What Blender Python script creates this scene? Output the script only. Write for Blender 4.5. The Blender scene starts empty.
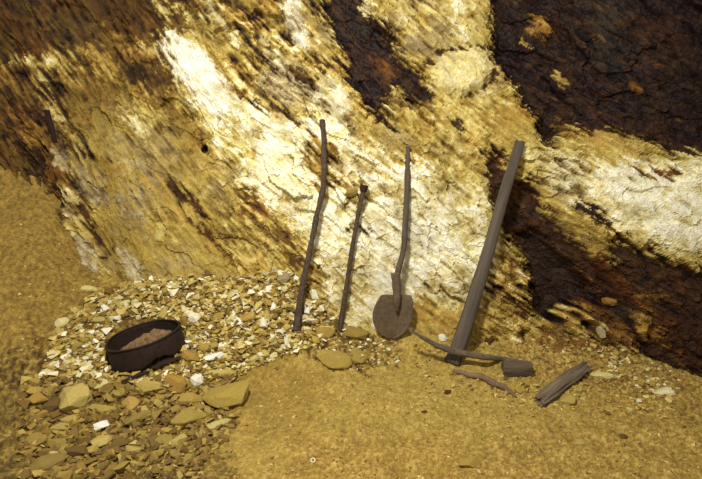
import bpy, bmesh, math, random
import numpy as np
from mathutils import Vector, Matrix, Quaternion
random.seed(7)
C = bpy.context.scene.collection
# ------------------------------------------------------------------ camera model
F = 552.0; CH = 1.5; TH = math.radians(15.0)
fw = np.array([0, math.cos(TH), -math.sin(TH)]); up = np.array([0, math.sin(TH), math.cos(TH)]); rt = np.array([1.0, 0, 0])
CAM = np.array([0, 0, CH])
def at_y(px, py, y):
    d = fw + rt*(px-351)/F + up*(239.5-py)/F
    return CAM + d*(y/d[1])
def project(x, y, z):
    q = z-CH
    dep = y*fw[1]+q*fw[2]; u = y*up[1]+q*up[2]
    return 351+F*x/dep, 239.5-F*u/dep
# ------------------------------------------------------------------ noise
rng = np.random.RandomState(3)
PERM = rng.permutation(4096).astype(np.int64)
def hsh(i, j, k=0):
    return PERM[(PERM[(PERM[(i+k*131) & 4095]+j) & 4095]+i*7+k) & 4095]
def perlin(x, y, seed=0):
    xi = np.floor(x).astype(np.int64); yi = np.floor(y).astype(np.int64)
    xf = x-xi; yf = y-yi
    def g(a, b, dx, dy):
        h = hsh(a, b, seed)*(2*math.pi/4096)
        return np.cos(h)*dx+np.sin(h)*dy
    u = xf*xf*xf*(xf*(xf*6-15)+10); v = yf*yf*yf*(yf*(yf*6-15)+10)
    n00 = g(xi, yi, xf, yf); n10 = g(xi+1, yi, xf-1, yf); n01 = g(xi, yi+1, xf, yf-1); n11 = g(xi+1, yi+1, xf-1, yf-1)
    return ((n00*(1-u)+n10*u)*(1-v)+(n01*(1-u)+n11*u)*v)*1.5
def fbm(x, y, o=4, seed=0, gain=.5):
    s = 0; a = 1; t = 0
    for i in range(o):
        s = s+a*perlin(x*2**i+17*i, y*2**i+31*i, seed+i); t += a; a *= gain
    return s/t*1.4
def facets(x, y, seed=0, tilt=1.0):
    """angular broken facets: each voronoi cell is a tilted plane; returns (height, edge closeness)"""
    xi = np.floor(x).astype(np.int64); yi = np.floor(y).astype(np.int64)
    b = np.full(x.shape, 9.0); b2 = np.full(x.shape, 9.0); h = np.zeros(x.shape)
    for di in (-1, 0, 1):
        for dj in (-1, 0, 1):
            a = xi+di; c = yi+dj
            r1 = hsh(a, c, seed)/4096; r2 = hsh(a, c, seed+5)/4096; r3 = hsh(a, c, seed+9)/4096; r4 = hsh(a, c, seed+12)*(2*math.pi/4096)
            dx = x-(a+r1); dy = y-(c+r2); d = dx*dx+dy*dy
            hh = (r3-.5)+tilt*(np.cos(r4)*dx+np.sin(r4)*dy)
            near = d < b
            b2 = np.where(near, b, np.minimum(b2, d)); h = np.where(near, hh, h); b = np.where(near, d, b)
    return h, np.sqrt(b2)-np.sqrt(b)
def sstep(a, b, x):
    t = np.clip((x-a)/(b-a), 0, 1); return t*t*(3-2*t)
# ------------------------------------------------------------------ colour ramps of the rock (grey, yellow, rust)
def lin(c): c = np.asarray(c, float)/255; return np.where(c <= .04045, c/12.92, ((c+.055)/1.055)**2.4)
TT = [0, .2, .4, .6, .8, 1]
RAMP = [[(24, 18, 17), (62, 51, 42), (116, 98, 72), (164, 147, 112), (205, 197, 165), (250, 247, 232)],
        [(27, 18, 14), (70, 50, 26), (122, 98, 45), (174, 149, 70), (221, 205, 128), (251, 248, 222)],
        [(27, 15, 13), (62, 34, 18), (108, 66, 26), (164, 114, 42), (216, 178, 88), (246, 228, 165)]]
RAMP = [lin(r) for r in RAMP]
def colour(T, H):
    T = np.clip(T, 0, 1); H = np.clip(H, 0, 2)
    out = []
    for k in range(3):
        out.append([np.interp(T, TT, RAMP[q][:, k]) for q in range(3)])
    res = []
    for k in range(3):
        a, b, c = out[k]
        res.append(np.where(H < 1, a+(b-a)*H, b+(c-b)*(H-1)))
    return np.stack(res, -1)*.95
# ------------------------------------------------------------------ painting of mineral zones
def poly_sd(P, Q, pts):
    d = np.full(P.shape, 1e9); inside = np.zeros(P.shape, bool); n = len(pts)
    for i in range(n):
        ax, ay = pts[i]; bx, by = pts[(i+1) % n]
        ex, ey = bx-ax, by-ay; t = np.clip(((P-ax)*ex+(Q-ay)*ey)/(ex*ex+ey*ey+1e-9), 0, 1)
        d = np.minimum(d, (P-ax-t*ex)**2+(Q-ay-t*ey)**2)
        if ay != by:
            cr = ((ay > Q) != (by > Q)) & (P < (bx-ax)*(Q-ay)/(by-ay)+ax)
            inside ^= cr
    d = np.sqrt(d); return np.where(inside, -d, d)
def line_d(P, Q, pts):
    d = np.full(P.shape, 1e9)
    for (ax, ay), (bx, by) in zip(pts[:-1], pts[1:]):
        ex, ey = bx-ax, by-ay; t = np.clip(((P-ax)*ex+(Q-ay)*ey)/(ex*ex+ey*ey+1e-9), 0, 1)
        d = np.minimum(d, (P-ax-t*ex)**2+(Q-ay-t*ey)**2)
    return np.sqrt(d)
def paint(P, Q, zones, base, warp, edge):
    T = np.full(P.shape, base[0]); A = np.full(P.shape, base[1]); H = np.full(P.shape, base[2]); D = np.zeros(P.shape)
    for z in zones:
        kind, pts, f, t, a, h = z[:6]; dd = z[6] if len(z) > 6 else 0.0
        xs = [p[0] for p in pts]; ys = [p[1] for p in pts]; m = 60+f*3
        sel = (P > min(xs)-m) & (P < max(xs)+m) & (Q > min(ys)-m) & (Q < max(ys)+m)
        if not sel.any(): continue
        p = P[sel]+warp[0][sel]; q = Q[sel]+warp[1][sel]
        if kind == 'p': sd = poly_sd(p, q, pts)
        else: sd = line_d(p, q, pts)-z[7]
        e = edge[sel]*min(3+f*1.5, 18)
        w = 1-sstep(-f*.55, f*.55, sd+e)
        T[sel] += (t-T[sel])*w; A[sel] += (a-A[sel])*w; H[sel] += (h-H[sel])*w
        if dd:
            wd = 1-sstep(-max(f, 10), max(f, 10), sd+e*.5); D[sel] += dd*wd
    return T, A, H, D
def mesh_grid(name, X, Y, Z, col, smooth=False):
    nj, ni = X.shape
    me = bpy.data.meshes.new(name); n = ni*nj
    idx = np.arange(n).reshape(nj, ni)
    f = np.stack([idx[:-1, :-1], idx[:-1, 1:], idx[1:, 1:], idx[1:, :-1]], -1).reshape(-1, 4)
    me.vertices.add(n); me.vertices.foreach_set('co', np.stack([X, Y, Z], -1).astype(np.float32).ravel())
    me.loops.add(f.size); me.loops.foreach_set('vertex_index', f.astype(np.int32).ravel())
    me.polygons.add(len(f)); me.polygons.foreach_set('loop_start', (np.arange(len(f))*4).astype(np.int32))
    me.polygons.foreach_set('loop_total', np.full(len(f), 4, np.int32))
    me.update(calc_edges=True)
    at = me.color_attributes.new('mineral', 'FLOAT_COLOR', 'POINT')
    at.data.foreach_set('color', np.concatenate([col, np.ones(col.shape[:-1]+(1,))], -1).astype(np.float32).ravel())
    me.polygons.foreach_set('use_smooth', np.full(len(f), smooth))
    o = bpy.data.objects.new(name, me); C.objects.link(o); return o
# ------------------------------------------------------------------ materials
def mat(name, src, noises, rough=.85, bump=.5, bscale=60, bdist=.004, metal=0.0, stretch=(1, 1, 1), spec=.3):
    """src: 'attr' | 'obj' | colour; noises: list of (scale, dark factor, bright factor)"""
    m = bpy.data.materials.new(name); m.use_nodes = True; nt = m.node_tree; nt.nodes.clear(); N = nt.nodes.new; L = nt.links.new
    out = N('ShaderNodeOutputMaterial'); b = N('ShaderNodeBsdfPrincipled'); L(b.outputs[0], out.inputs[0])
    b.inputs['Roughness'].default_value = rough; b.inputs['Metallic'].default_value = metal; b.inputs['Specular IOR Level'].default_value = spec
    tc = N('ShaderNodeTexCoord'); mp = N('ShaderNodeMapping'); mp.inputs['Scale'].default_value = stretch; L(tc.outputs['Object'], mp.inputs[0])
    if src == 'attr': s = N('ShaderNodeVertexColor'); s.layer_name = 'mineral'; cs = s.outputs[0]
    elif src == 'obj': s = N('ShaderNodeObjectInfo'); cs = s.outputs['Color']
    else: s = N('ShaderNodeRGB'); s.outputs[0].default_value = (*lin(src), 1); cs = s.outputs[0]
    for sc, lo, hi in noises:
        n = N('ShaderNodeTexNoise'); n.inputs['Scale'].default_value = sc; n.inputs['Detail'].default_value = 6; n.inputs['Roughness'].default_value = .65; L(mp.outputs[0], n.inputs[0])
        r = N('ShaderNodeMapRange'); r.inputs['From Min'].default_value = .3; r.inputs['From Max'].default_value = .7; r.inputs['To Min'].default_value = lo; r.inputs['To Max'].default_value = hi; L(n.outputs[0], r.inputs[0])
        v = N('ShaderNodeVectorMath'); v.operation = 'SCALE'; L(cs, v.inputs[0]); L(r.outputs[0], v.inputs['Scale']); cs = v.outputs[0]
    L(cs, b.inputs['Base Color'])
    n = N('ShaderNodeTexNoise'); n.inputs['Scale'].default_value = bscale; n.inputs['Detail'].default_value = 8; n.inputs['Roughness'].default_value = .7; L(mp.outputs[0], n.inputs[0])
    bp = N('ShaderNodeBump'); bp.inputs['Strength'].default_value = bump; bp.inputs['Distance'].default_value = bdist; L(n.outputs[0], bp.inputs['Height']); L(bp.outputs[0], b.inputs['Normal'])
    return m
M = {
 'rock': mat('veined_rock', 'attr', [(90, .72, 1.2), (25, .85, 1.12)], .8, .6, 70, .007, spec=.16),
 'soil': mat('sandy_soil', 'attr', [(160, .6, 1.3), (40, .82, 1.14)], .95, .9, 150, .006),
 'gravel': mat('gravel_chips', 'attr', [(120, .8, 1.15)], .9, .5, 120, .003),
 'stone': mat('broken_stone', 'obj', [(45, .72, 1.18), (14, .85, 1.12)], .9, .7, 60, .006),
 'rust': mat('rusty_iron', (76, 60, 46), [(70, .4, 1.6), (15, .75, 1.25)], .8, 1.0, 90, .008, .05),
 'rust_dark': mat('dark_rusty_sheet', (42, 28, 22), [(40, .6, 1.4), (9, .8, 1.3)], .85, .6, 60, .004, .1),
 'blade': mat('rusted_blade', (98, 82, 62), [(50, .7, 1.3), (10, .8, 1.2)], .85, .8, 80, .004, .05),
 'wood': mat('old_grey_wood', (88, 75, 60), [(22, .55, 1.3), (80, .8, 1.15)], .9, .9, 30, .006, 0, (1, 1, .12)),
 'plank': mat('split_grey_wood', (112, 96, 78), [(30, .35, 1.5), (90, .75, 1.2)], .9, 1.0, 45, .012, 0, (1, 1, .1)),
 'wood_brown': mat('old_brown_wood', (120, 96, 72), [(30, .6, 1.35), (90, .8, 1.2)], .85, .8, 40, .004, 0, (1, 1, .2)),
 'timber': mat('weathered_timber', (88, 78, 66), [(16, .6, 1.3), (70, .75, 1.2)], .85, .8, 30, .005, 0, (1, 1, .08)),
 'iron': mat('dull_iron', (100, 88, 68), [(50, .65, 1.3), (12, .8, 1.2)], .75, .7, 80, .003, .1),
 'dirt': mat('crusted_dirt', (128, 100, 68), [(60, .55, 1.35), (16, .75, 1.2)], .95, .9, 90, .006),
 'pale': mat('pale_ring', (225, 215, 180), [(50, .9, 1.1)], .5, .1),
}
def damp_gloss(m):
    nt = m.node_tree; b = nt.nodes['Principled BSDF']; src = b.inputs['Base Color'].links[0].from_socket
    bw = nt.nodes.new('ShaderNodeRGBToBW'); nt.links.new(src, bw.inputs[0]); mr = nt.nodes.new('ShaderNodeMapRange')
    mr.inputs['From Min'].default_value = .008; mr.inputs['From Max'].default_value = .06; mr.inputs['To Min'].default_value = .5; mr.inputs['To Max'].default_value = .82
    nt.links.new(bw.outputs[0], mr.inputs[0]); nt.links.new(mr.outputs[0], b.inputs['Roughness'])
damp_gloss(M['rock'])      # the black ore is damp and slightly shiny, the quartz is dry
# ------------------------------------------------------------------ terrain definition
#        px    py   y(depth)  slope start
CT = [(-260, 110, 3.55, 2.15), (0, 172, 3.5, 2.15), (32, 190, 3.45, 2.2), (60, 216, 3.38, 2.2), (78, 255, 3.3, 2.2), (100, 283, 3.22, 2.2), (150, 283, 3.18, 2.22),
      (200, 277, 3.16, 2.35), (250, 279, 3.12, 2.5), (290, 276, 3.1, 2.6), (320, 288, 3.06, 2.65), (350, 328, 3.0, 2.7), (385, 343, 2.98, 2.78),
      (420, 334, 3.0, 2.8), (470, 344, 3.02, 2.75), (520, 340, 3.05, 2.7), (560, 326, 3.08, 2.65), (600, 344, 3.0, 2.62), (640, 358, 2.94, 2.6), (671, 369, 2.9, 2.55), (720, 385, 2.85, 2.5), (960, 400, 2.7, 2.4)]
cx, cy, cz, cs = [], [], [], []
for px, py, y, s in CT:
    p = at_y(px, py, y); cx.append(p[0]); cy.append(y); cz.append(p[2]); cs.append(s)
def YC(x): return np.interp(x, cx, cy)
def ZC(x): return np.interp(x, cx, cz)
def YS(x): return np.interp(x, cx, cs)
def LEAN(x): return np.interp(x, [-3, -1.5, 0, 1.5, 3], [.5, .48, .36, .3, .3])
xs = np.arange(-3.4, 3.4001, .0075)
# smooth the contact tables a little
K = np.exp(-(np.arange(-24, 25)/10.0)**2); K /= K.sum()
def smooth(v): return np.convolve(np.pad(v, 24, 'edge'), K, 'valid')
tYC, tZC, tYS = smooth(YC(xs)), smooth(ZC(xs)), smooth(YS(xs))
def YC(x): return np.interp(x, xs, tYC)
def ZC(x): return np.interp(x, xs, tZC)
def YS(x): return np.interp(x, xs, tYS)
# sieve placement (needed by the terrain so the ground is level under it)
SV_R, SV_H = .19, .122
p0 = at_y(135.5, 373.5, 2.52); SV_C = np.array([p0[0], p0[1]+SV_R, p0[2]-.01])
def ground_base(x, y):
    ys, yc, zc = YS(x), YC(x), ZC(x)
    t = (y-ys)/(yc-ys)
    s = np.where(t < 0, 0, t); s = np.where(s < .16, s*s/.32, s-.08)/.92
    g = zc*s
    d = np.hypot(x-SV_C[0], y-SV_C[1])/SV_R
    pl = SV_C[2]+.008+(x-SV_C[0])*.2
    cap = np.minimum(g, pl+.1); wc = 1-sstep(1.15, 1.9, d); g2 = g*(1-wc)+cap*wc
    w = np.where(g > pl, 1-sstep(1.03, 1.12, d), 1-sstep(1.0, 1.8, d))
    return g2*(1-w)+pl*w
# ------------------------------------------------------------------ ground
gy = np.concatenate([np.arange(-1.5, 1.3, .05), np.arange(1.3, 3.9, .0078)])
gX, gY = np.meshgrid(np.arange(-3.2, 3.2001, .0085), gy)
gB = ground_base(gX, gY)
gP, gQ = project(gX, np.maximum(gY, .5), gB)
HEAP = [(-60, 360), (40, 345), (60, 322), (85, 300), (120, 288), (170, 276), (240, 278), (300, 268), (335, 282), (350, 320), (392, 342), (392, 362), (362, 372), (310, 350), (275, 362), (240, 385), (240, 425), (215, 455), (190, 490), (-60, 490)]
w1 = fbm(gX*6, gY*6, 3, 50)*9; w2 = fbm(gX*6, gY*6, 3, 60)*6
gz = [
 ('p', [(-400, 100), (100, 100), (110, 290), (60, 320), (45, 350), (-400, 380)], 8, .49, .09, 1.25),
 ('p', HEAP, 8, .43, .2, 1.15),  # heap soil darkened to paint the shade in gaps between stones
 ('p', [(-400, 390), (100, 385), (160, 425), (225, 450), (250, 520), (-400, 520)], 14, .42, .14, 1.0),
 ('p', [(290, 430), (500, 440), (600, 400), (760, 400), (760, 540), (250, 540)], 26, .58, .10, 1.32),
 ('p', [(500, 340), (580, 325), (702, 380), (702, 420), (600, 400), (520, 360)], 10, .55, .14, 1.3),
 ('p', [(560, 315), (610, 320), (620, 350), (560, 352), (530, 340)], 8, .42, .12, 1.7),
 ('p', [(35, 338), (52, 345), (55, 375), (38, 370)], 6, .33, .1, 1.4),
 ('p', [(230, 370), (300, 358), (330, 375), (300, 440), (240, 430)], 12, .54, .06, 1.2),
]
gT, gA, gH, _ = paint(gP, gQ, gz, (.59, .07, 1.15), (w1, w2), fbm(gX*20, gY*20, 3, 70))
fine = fbm(gX*45, gY*45, 3, 80, .7); med = fbm(gX*9, gY*9, 4, 90)
gT = gT+gA*(1.7*np.tanh(fine*2)*.7+.9*med)
heapm = 1-sstep(-8, 10, poly_sd(gP, gQ, HEAP))
fh, fe = facets(gX*22+fine*.3, gY*22, 7)
fh2, fe2 = facets(gX*55, gY*55, 8)
gZ = gB+med*.012+fine*.0035+heapm*(fh*.016+fh2*.006+np.clip(fe, 0, .3)*.02)+(1-heapm)*(fh2*.0035+np.clip(fe2, 0, .3)*.006+fbm(gX*14, gY*14, 3, 33)*.007)
lump = fbm(gX*4, gY*4, 3, 44); gZ += lump*.012*(gY < YC(gX))
ruf = sstep(450, 560, gP)*sstep(2.35, 2.6, gY); gZ += ruf*(fh2*.005+fe*.006)
gcol = colour(gT, gH+.15*med)
ground = mesh_grid('floor', gX, gY, gZ, gcol); ground.data.materials.append(M['soil']); ground['kind'] = 'structure'
gxs = gX[0]; gys = gy
def G(x, y):
    i = np.clip(np.searchsorted(gxs, x)-1, 0, len(gxs)-2); j = np.clip(np.searchsorted(gys, y)-1, 0, len(gys)-2)
    a = (x-gxs[i])/(gxs[i+1]-gxs[i]); b = (y-gys[j])/(gys[j+1]-gys[j])
    return (gZ[j, i]*(1-a)+gZ[j, i+1]*a)*(1-b)+(gZ[j+1, i]*(1-a)+gZ[j+1, i+1]*a)*b
# ------------------------------------------------------------------ wall
wx = np.arange(-3.2, 3.2001, .0068); wt = np.arange(-.3, 2.75, .0068)
wX, wT = np.meshgrid(wx, wt)
zc = ZC(wX); wZ = -.35+(wT+.3)/3.05*3.25+zc*0
yc = YC(wX); lean = LEAN(wX)
wY = yc+lean*(wZ-zc)
wP, wQ = project(wX, wY, wZ)
def streak(ang, sl, sw, seed, o=4):
    a = math.radians(ang); s = wP*math.cos(a)+wQ*math.sin(a); t = -wP*math.sin(a)+wQ*math.cos(a)
    wob = fbm(wP/70, wQ/70, 2, seed+40)*.8
    return s/sl, t/sw+wob
WL = 1-sstep(120, 300, wP); WR = sstep(420, 560, wP); WM = 1-WL-WR
def strata(sl, sw, seed, o=4):
    r = 0
    for w, ang in ((WL, 54), (WM, 42), (WR, 31)):
        a, b = streak(ang, sl, sw, seed+int(ang)); r = r+w*fbm(a, b, o, seed, .62)
    return r
s1 = strata(90, 13, 100, 5); s2 = strata(30, 5, 130, 4); iso = fbm(wP/30, wQ/30, 4, 150, .6); fineW = fbm(wP/7, wQ/7, 3, 160, .7)
def sfac(sl, sw, seed):
    h = 0; e = 0
    for w, ang in ((WL, 54), (WM, 42), (WR, 31)):
        a, b = streak(ang, sl, sw, seed); hh, ee = facets(a+iso*.25, b+bl0*.15, seed+int(ang), 1.5); h = h+w*hh; e = e+w*ee
    return h, e
bl0 = fbm(wP/40, wQ/40, 2, 211)
f1, e1 = sfac(60, 24, 3); f2, e2 = sfac(22, 9, 4); f3, e3 = sfac(9, 5, 5)
wz = [
 # left side
 ('p', [(-400, -80), (170, -80), (205, 10), (196, 45), (188, 92), (150, 98), (112, 70), (60, 62), (-400, 80)], 14, .25, .13, 1.35, .0),  # brown rock; the corner's light falloff is put into this colour too
 ('p', [(190, -60), (340, -60), (330, 60), (300, 110), (260, 110), (215, 60)], 12, .46, .34, 1.1),
 ('p', [(36, 62), (110, 70), (188, 95), (215, 150), (120, 165), (60, 150)], 14, .43, .2, 1.3),
 ('p', [(-400, 60), (34, 60), (52, 110), (75, 160), (95, 215), (60, 225), (-400, 190)], 10, .33, .18, 1.5),
 ('p', [(70, 120), (150, 110), (215, 160), (225, 215), (240, 290), (150, 300), (95, 290), (88, 220)], 16, .52, .1, .95),
 ('p', [(115, 140), (135, 150), (160, 215), (150, 240), (125, 200)], 10, .6, .12, .3),
 ('p', [(150, 205), (190, 200), (235, 270), (170, 290), (140, 260)], 12, .58, .1, 1.0),
 ('p', [(95, 28), (130, 26), (125, 62), (100, 56)], 10, .42, .2, 1.2),
 ('p', [(82, 48), (108, 52), (112, 64), (90, 62)], 6, .62, .1, 1.2),
 ('p', [(125, 40), (160, 45), (150, 62), (125, 58)], 8, .58, .2, 1.3),
 ('p', [(115, 98), (140, 96), (165, 118), (150, 135), (125, 125)], 7, .68, .22, .9),
 ('l', [(128, 118), (142, 132)], 4, .85, .1, .7, 0, 3),
 ('l', [(112, 46), (146, 92)], 3, .16, .05, 1.5, -.01, 1.5),
 ('p', [(60, 232), (78, 236), (96, 262), (92, 277), (78, 270), (64, 252)], 5, .68, .14, .1, .02),
 ('p', [(118, 250), (128, 254), (142, 276), (138, 285), (126, 276)], 4, .7, .1, 0, .015),
 ('p', [(55, 185), (72, 190), (82, 220), (70, 224), (60, 205)], 5, .7, .2, .6, .02),
 ('p', [(78, 168), (100, 180), (112, 205), (98, 212), (82, 190)], 6, .52, .14, .1),
 ('p', [(52, 105), (66, 112), (70, 132), (58, 134)], 4, .66, .2, .7),
 ('p', [(50, 150), (68, 156), (66, 170), (54, 166)], 4, .66, .2, .1),
 ('l', [(34, 150), (38, 175), (50, 195)], 5, .1, .05, 1.4, -.05, 6),
 ('l', [(54, 95), (68, 125), (85, 155)], 4, .2, .08, 1.6, -.02, 3),
 ('l', [(78, 205), (92, 232), (108, 250)], 2.5, .22, .06, 2, -.015, 1.6),
 ('l', [(172, 184), (192, 205), (206, 230), (228, 256)], 5, .24, .08, 1.5, -.03, 3.5),
 # quartz band
 ('p', [(158, 44), (178, 30), (205, 46), (235, 84), (262, 110), (330, 112), (400, 148), (486, 185), (500, 235), (515, 330), (440, 340), (350, 330), (300, 280), (262, 235), (238, 190), (212, 140), (180, 90)], 9, .84, .2, .62, .03),
 ('p', [(196, 108), (232, 118), (262, 160), (240, 175), (210, 150)], 8, .78, .3, .8),
 ('p', [(160, 46), (182, 40), (212, 60), (236, 110), (225, 125), (195, 96), (176, 72)], 6, .97, .14, .15, .02),
 ('p', [(232, 95), (262, 100), (300, 150), (280, 160), (245, 130)], 8, .9, .16, .5),
 ('p', [(205, 45), (225, 50), (262, 100), (240, 95)], 5, .64, .25, 1.3),
 ('p', [(238, 190), (280, 205), (312, 245), (322, 300), (250, 300), (225, 260)], 12, .6, .16, 1.15, -.01),
 ('l', [(248, 198), (275, 232), (300, 262)], 5, .42, .15, 1.5, 0, 5),
 ('l', [(292, 245), (294, 268)], 4, .3, .1, 1.6, -.02, 3),
 ('p', [(316, 170), (350, 200), (345, 260), (318, 250), (300, 205)], 9, .9, .14, .5),
 ('p', [(372, 205), (420, 200), (470, 260), (440, 300), (380, 290), (360, 240)], 10, .9, .13, .3, .01),
 ('p', [(262, 150), (312, 165), (305, 230), (275, 205)], 9, .86, .16, .55),
 ('p', [(262, 38), (300, 60), (345, 108), (352, 125), (320, 118), (280, 110), (258, 90)], 8, .62, .36, .35),
 ('l', [(262, 102), (282, 112), (300, 124)], 4, .3, .2, 1.2, -.02, 3),
 ('l', [(254, 60), (272, 68)], 3, .25, .2, 1.4, -.02, 4),
 ('l', [(296, 72), (312, 80)], 3, .28, .2, 1.2, -.02, 4),
 ('p', [(278, -30), (292, -30), (310, 30), (312, 50), (296, 46), (284, 20)], 4, .85, .2, .1, .02),
 ('p', [(306, 22), (326, 20), (340, 50), (338, 66), (318, 62)], 7, .58, .08, .7, .015),
 ('p', [(228, 28), (236, 34), (244, 48), (236, 48)], 3, .85, .1, .4),
 ('l', [(208, 0), (222, 26)], 3, .84, .2, .5, 0, 3),
 ('l', [(178, 8), (200, 30)], 3, .7, .2, 1, 0, 3),
 ('l', [(155, 0), (168, 18)], 3, .75, .2, .8, 0, 3),
 ('p', [(322, 72), (345, 78), (352, 118), (332, 122), (322, 100)], 5, .88, .14, .4),
 ('p', [(310, 135), (333, 150), (334, 190), (322, 192), (308, 160)], 5, .58, .3, 1.3),
 ('p', [(345, 186), (358, 186), (360, 200), (346, 203)], 4, .5, .1, 1.1, .02),
 ('l', [(350, 228), (367, 232)], 2, .26, .1, 1.2, -.01, 1),  # shadow line of a crack, painted dark as well as cut in
 ('p', [(345, 118), (395, 118), (420, 140), (400, 160), (355, 140)], 9, .6, .12, .8),
 ('p', [(372, 92), (392, 110), (420, 112), (440, 125), (410, 130), (385, 122)], 8, .5, .2, 1.3),
 # centre dark body
 ('p', [(322, -60), (368, -60), (372, 14), (394, 22), (396, 42), (408, 58), (422, 66), (438, 92), (436, 104), (420, 108), (405, 98), (396, 88), (388, 92), (392, 112), (396, 130), (380, 122), (364, 104), (345, 78), (340, 46), (326, 16)], 4, .045, .11, 1.65, -.05),
 ('p', [(375, 52), (392, 54), (398, 72), (384, 80), (374, 68)], 6, .28, .12, 1.7),
 ('l', [(398, 92), (402, 96)], 3, .66, .1, 1, 0, 3.5),
 ('l', [(318, 62), (330, 66)], 3, .25, .1, 1.6, -.01, 4),
 # right of it
 ('p', [(370, -60), (492, -60), (492, 40), (510, 85), (500, 110), (440, 100), (425, 66), (400, 50), (395, 20)], 7, .64, .17, .85),
 ('p', [(362, -20), (372, -10), (372, 10), (362, 8)], 3, .85, .1, .5),
 ('p', [(410, 30), (445, 22), (455, 38), (430, 60), (405, 45)], 6, .56, .1, .5, .015),
 ('p', [(440, 52), (475, 48), (490, 66), (482, 84), (462, 95), (432, 84)], 4, .80, .08, .7, .05),
 ('p', [(455, -10), (465, 10), (464, 42), (452, 30)], 3, .88, .1, .4, .01),
 ('l', [(395, 42), (412, 60), (425, 66), (436, 54)], 2, .24, .06, 1.2, -.03, 1.5),
 ('l', [(436, 54), (455, 49), (490, 47)], 2, .2, .06, 1.2, -.03, 1.6),
 ('l', [(464, 99), (480, 90), (491, 80), (493, 64)], 2, .2, .06, 1.3, -.03, 1.6),
 ('p', [(384, 108), (440, 104), (500, 96), (545, 130), (540, 152), (480, 150), (430, 150)], 9, .63, .16, 1.15),
 ('p', [(520, 95), (540, 125), (530, 150), (500, 140), (500, 110)], 8, .58, .08, 1.2, .01),
 ('l', [(454, 122), (462, 130)], 3, .1, .05, .8, -.02, 4.5),
 ('p', [(430, 148), (500, 150), (500, 185), (440, 175)], 9, .7, .2, 1.0),
 # upper right dark body
 ('p', [(486, -80), (900, -80), (900, 165), (672, 160), (660, 148), (640, 140), (622, 130), (600, 134), (585, 120), (566, 130), (556, 148), (545, 138), (540, 118), (522, 100), (510, 76), (494, 52)], 5, .035, .13, 1.75, -.1),
 ('p', [(560, 100), (600, 108), (640, 118), (672, 120), (672, 140), (620, 138), (570, 124)], 8, .17, .12, 1.8),
 ('p', [(538, 14), (550, 12), (554, 26), (544, 34), (536, 28)], 4, .55, .2, 1.5, .03),
 ('l', [(526, 39), (531, 41)], 2, .68, .1, 1.2, 0, 2),
 ('l', [(564, 72), (571, 78)], 2, .62, .1, 1.2, 0, 3),
 ('l', [(634, 62), (650, 60), (668, 56)], 3, .3, .12, 2, .01, 3),
 ('l', [(642, 84), (647, 88)], 2, .45, .1, 1.8, 0, 2.5),
 ('p', [(645, 20), (680, 10), (700, 60), (660, 48)], 10, .16, .08, 2),
 ('p', [(595, -20), (640, -20), (625, 60), (600, 50)], 14, .11, .1, .1),
 ('p', [(560, 118), (576, 120), (582, 140), (566, 142)], 5, .45, .15, 1.6),
 ('l', [(606, 132), (622, 138)], 3, .68, .15, 1.4, .01, 4),
 # right quartz
 ('p', [(512, 148), (560, 150), (600, 140), (672, 152), (900, 150), (900, 300), (672, 260), (642, 250), (622, 238), (590, 225), (552, 205), (535, 180)], 8, .8, .18, .85, .03),
 ('p', [(595, 165), (640, 160), (672, 175), (760, 190), (740, 245), (672, 245), (630, 225), (600, 200)], 10, .93, .12, .5, .01),
 ('p', [(540, 158), (575, 158), (600, 190), (580, 200), (550, 185)], 8, .82, .24, .5),
 ('p', [(560, 142), (600, 136), (672, 150), (672, 160), (600, 160)], 5, .66, .12, 1.15),
 ('l', [(640, 170), (668, 176)], 3, .4, .15, 1.6, -.01, 3),
 # dark streaks, lower right
 ('p', [(486, 153), (498, 152), (512, 172), (530, 182), (545, 205), (556, 212), (600, 245), (622, 238), (645, 250), (672, 262), (900, 300), (900, 460), (672, 372), (640, 352), (600, 325), (570, 308), (548, 322), (532, 318), (530, 290), (524, 262), (505, 235), (492, 200)], 5, .16, .14, 1.75, -.05),
 ('p', [(548, 214), (580, 214), (605, 236), (612, 256), (628, 272), (606, 270), (572, 240)], 5, .54, .12, .9, .06),
 ('l', [(576, 206), (590, 213), (608, 224)], 3, .08, .05, 1.5, -.02, 4),
 ('l', [(546, 236), (575, 262), (600, 290)], 3, .38, .2, 2, .04, 3),
 ('l', [(600, 262), (640, 300), (668, 325)], 4, .3, .15, 2, .03, 5),
 ('l', [(640, 295), (665, 296)], 3, .5, .15, 1.8, .01, 3),
 ('p', [(618, 318), (640, 310), (668, 330), (668, 348), (640, 342), (622, 332)], 5, .5, .2, 1.6, .04),
 ('p', [(554, 300), (590, 300), (606, 320), (612, 340), (550, 342), (540, 325)], 6, .45, .2, 1.4, .03),
 ('p', [(592, 312), (628, 318), (640, 345), (600, 345)], 6, .4, .12, 1.7, .02),
 ('p', [(518, 235), (545, 230), (575, 262), (604, 302), (572, 300), (556, 318), (540, 315), (534, 285)], 5, .05, .05, 1.6, -.07),  # shaded hollow: its darkness is put into the colour, besides the recess
 ('l', [(600, 280), (650, 350)], 3, .1, .05, 1.7, -.03, 3),
 ('p', [(500, 235), (524, 250), (532, 300), (545, 335), (500, 345), (480, 340), (485, 260)], 7, .56, .26, 1.25),
 ('l', [(506, 165), (520, 200)], 4, .28, .15, 1.5, 0, 4),
 ('l', [(488, 288), (512, 300), (528, 318)], 3, .22, .1, 1.7, -.01, 3),
 ('p', [(430, 290), (480, 300), (500, 350), (410, 350), (405, 310)], 8, .62, .12, 1.35),
 ('p', [(425, 262), (470, 250), (470, 310), (440, 305)], 8, .8, .22, .6),
]
s4x = strata(55, 4.5, 190, 4)
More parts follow.
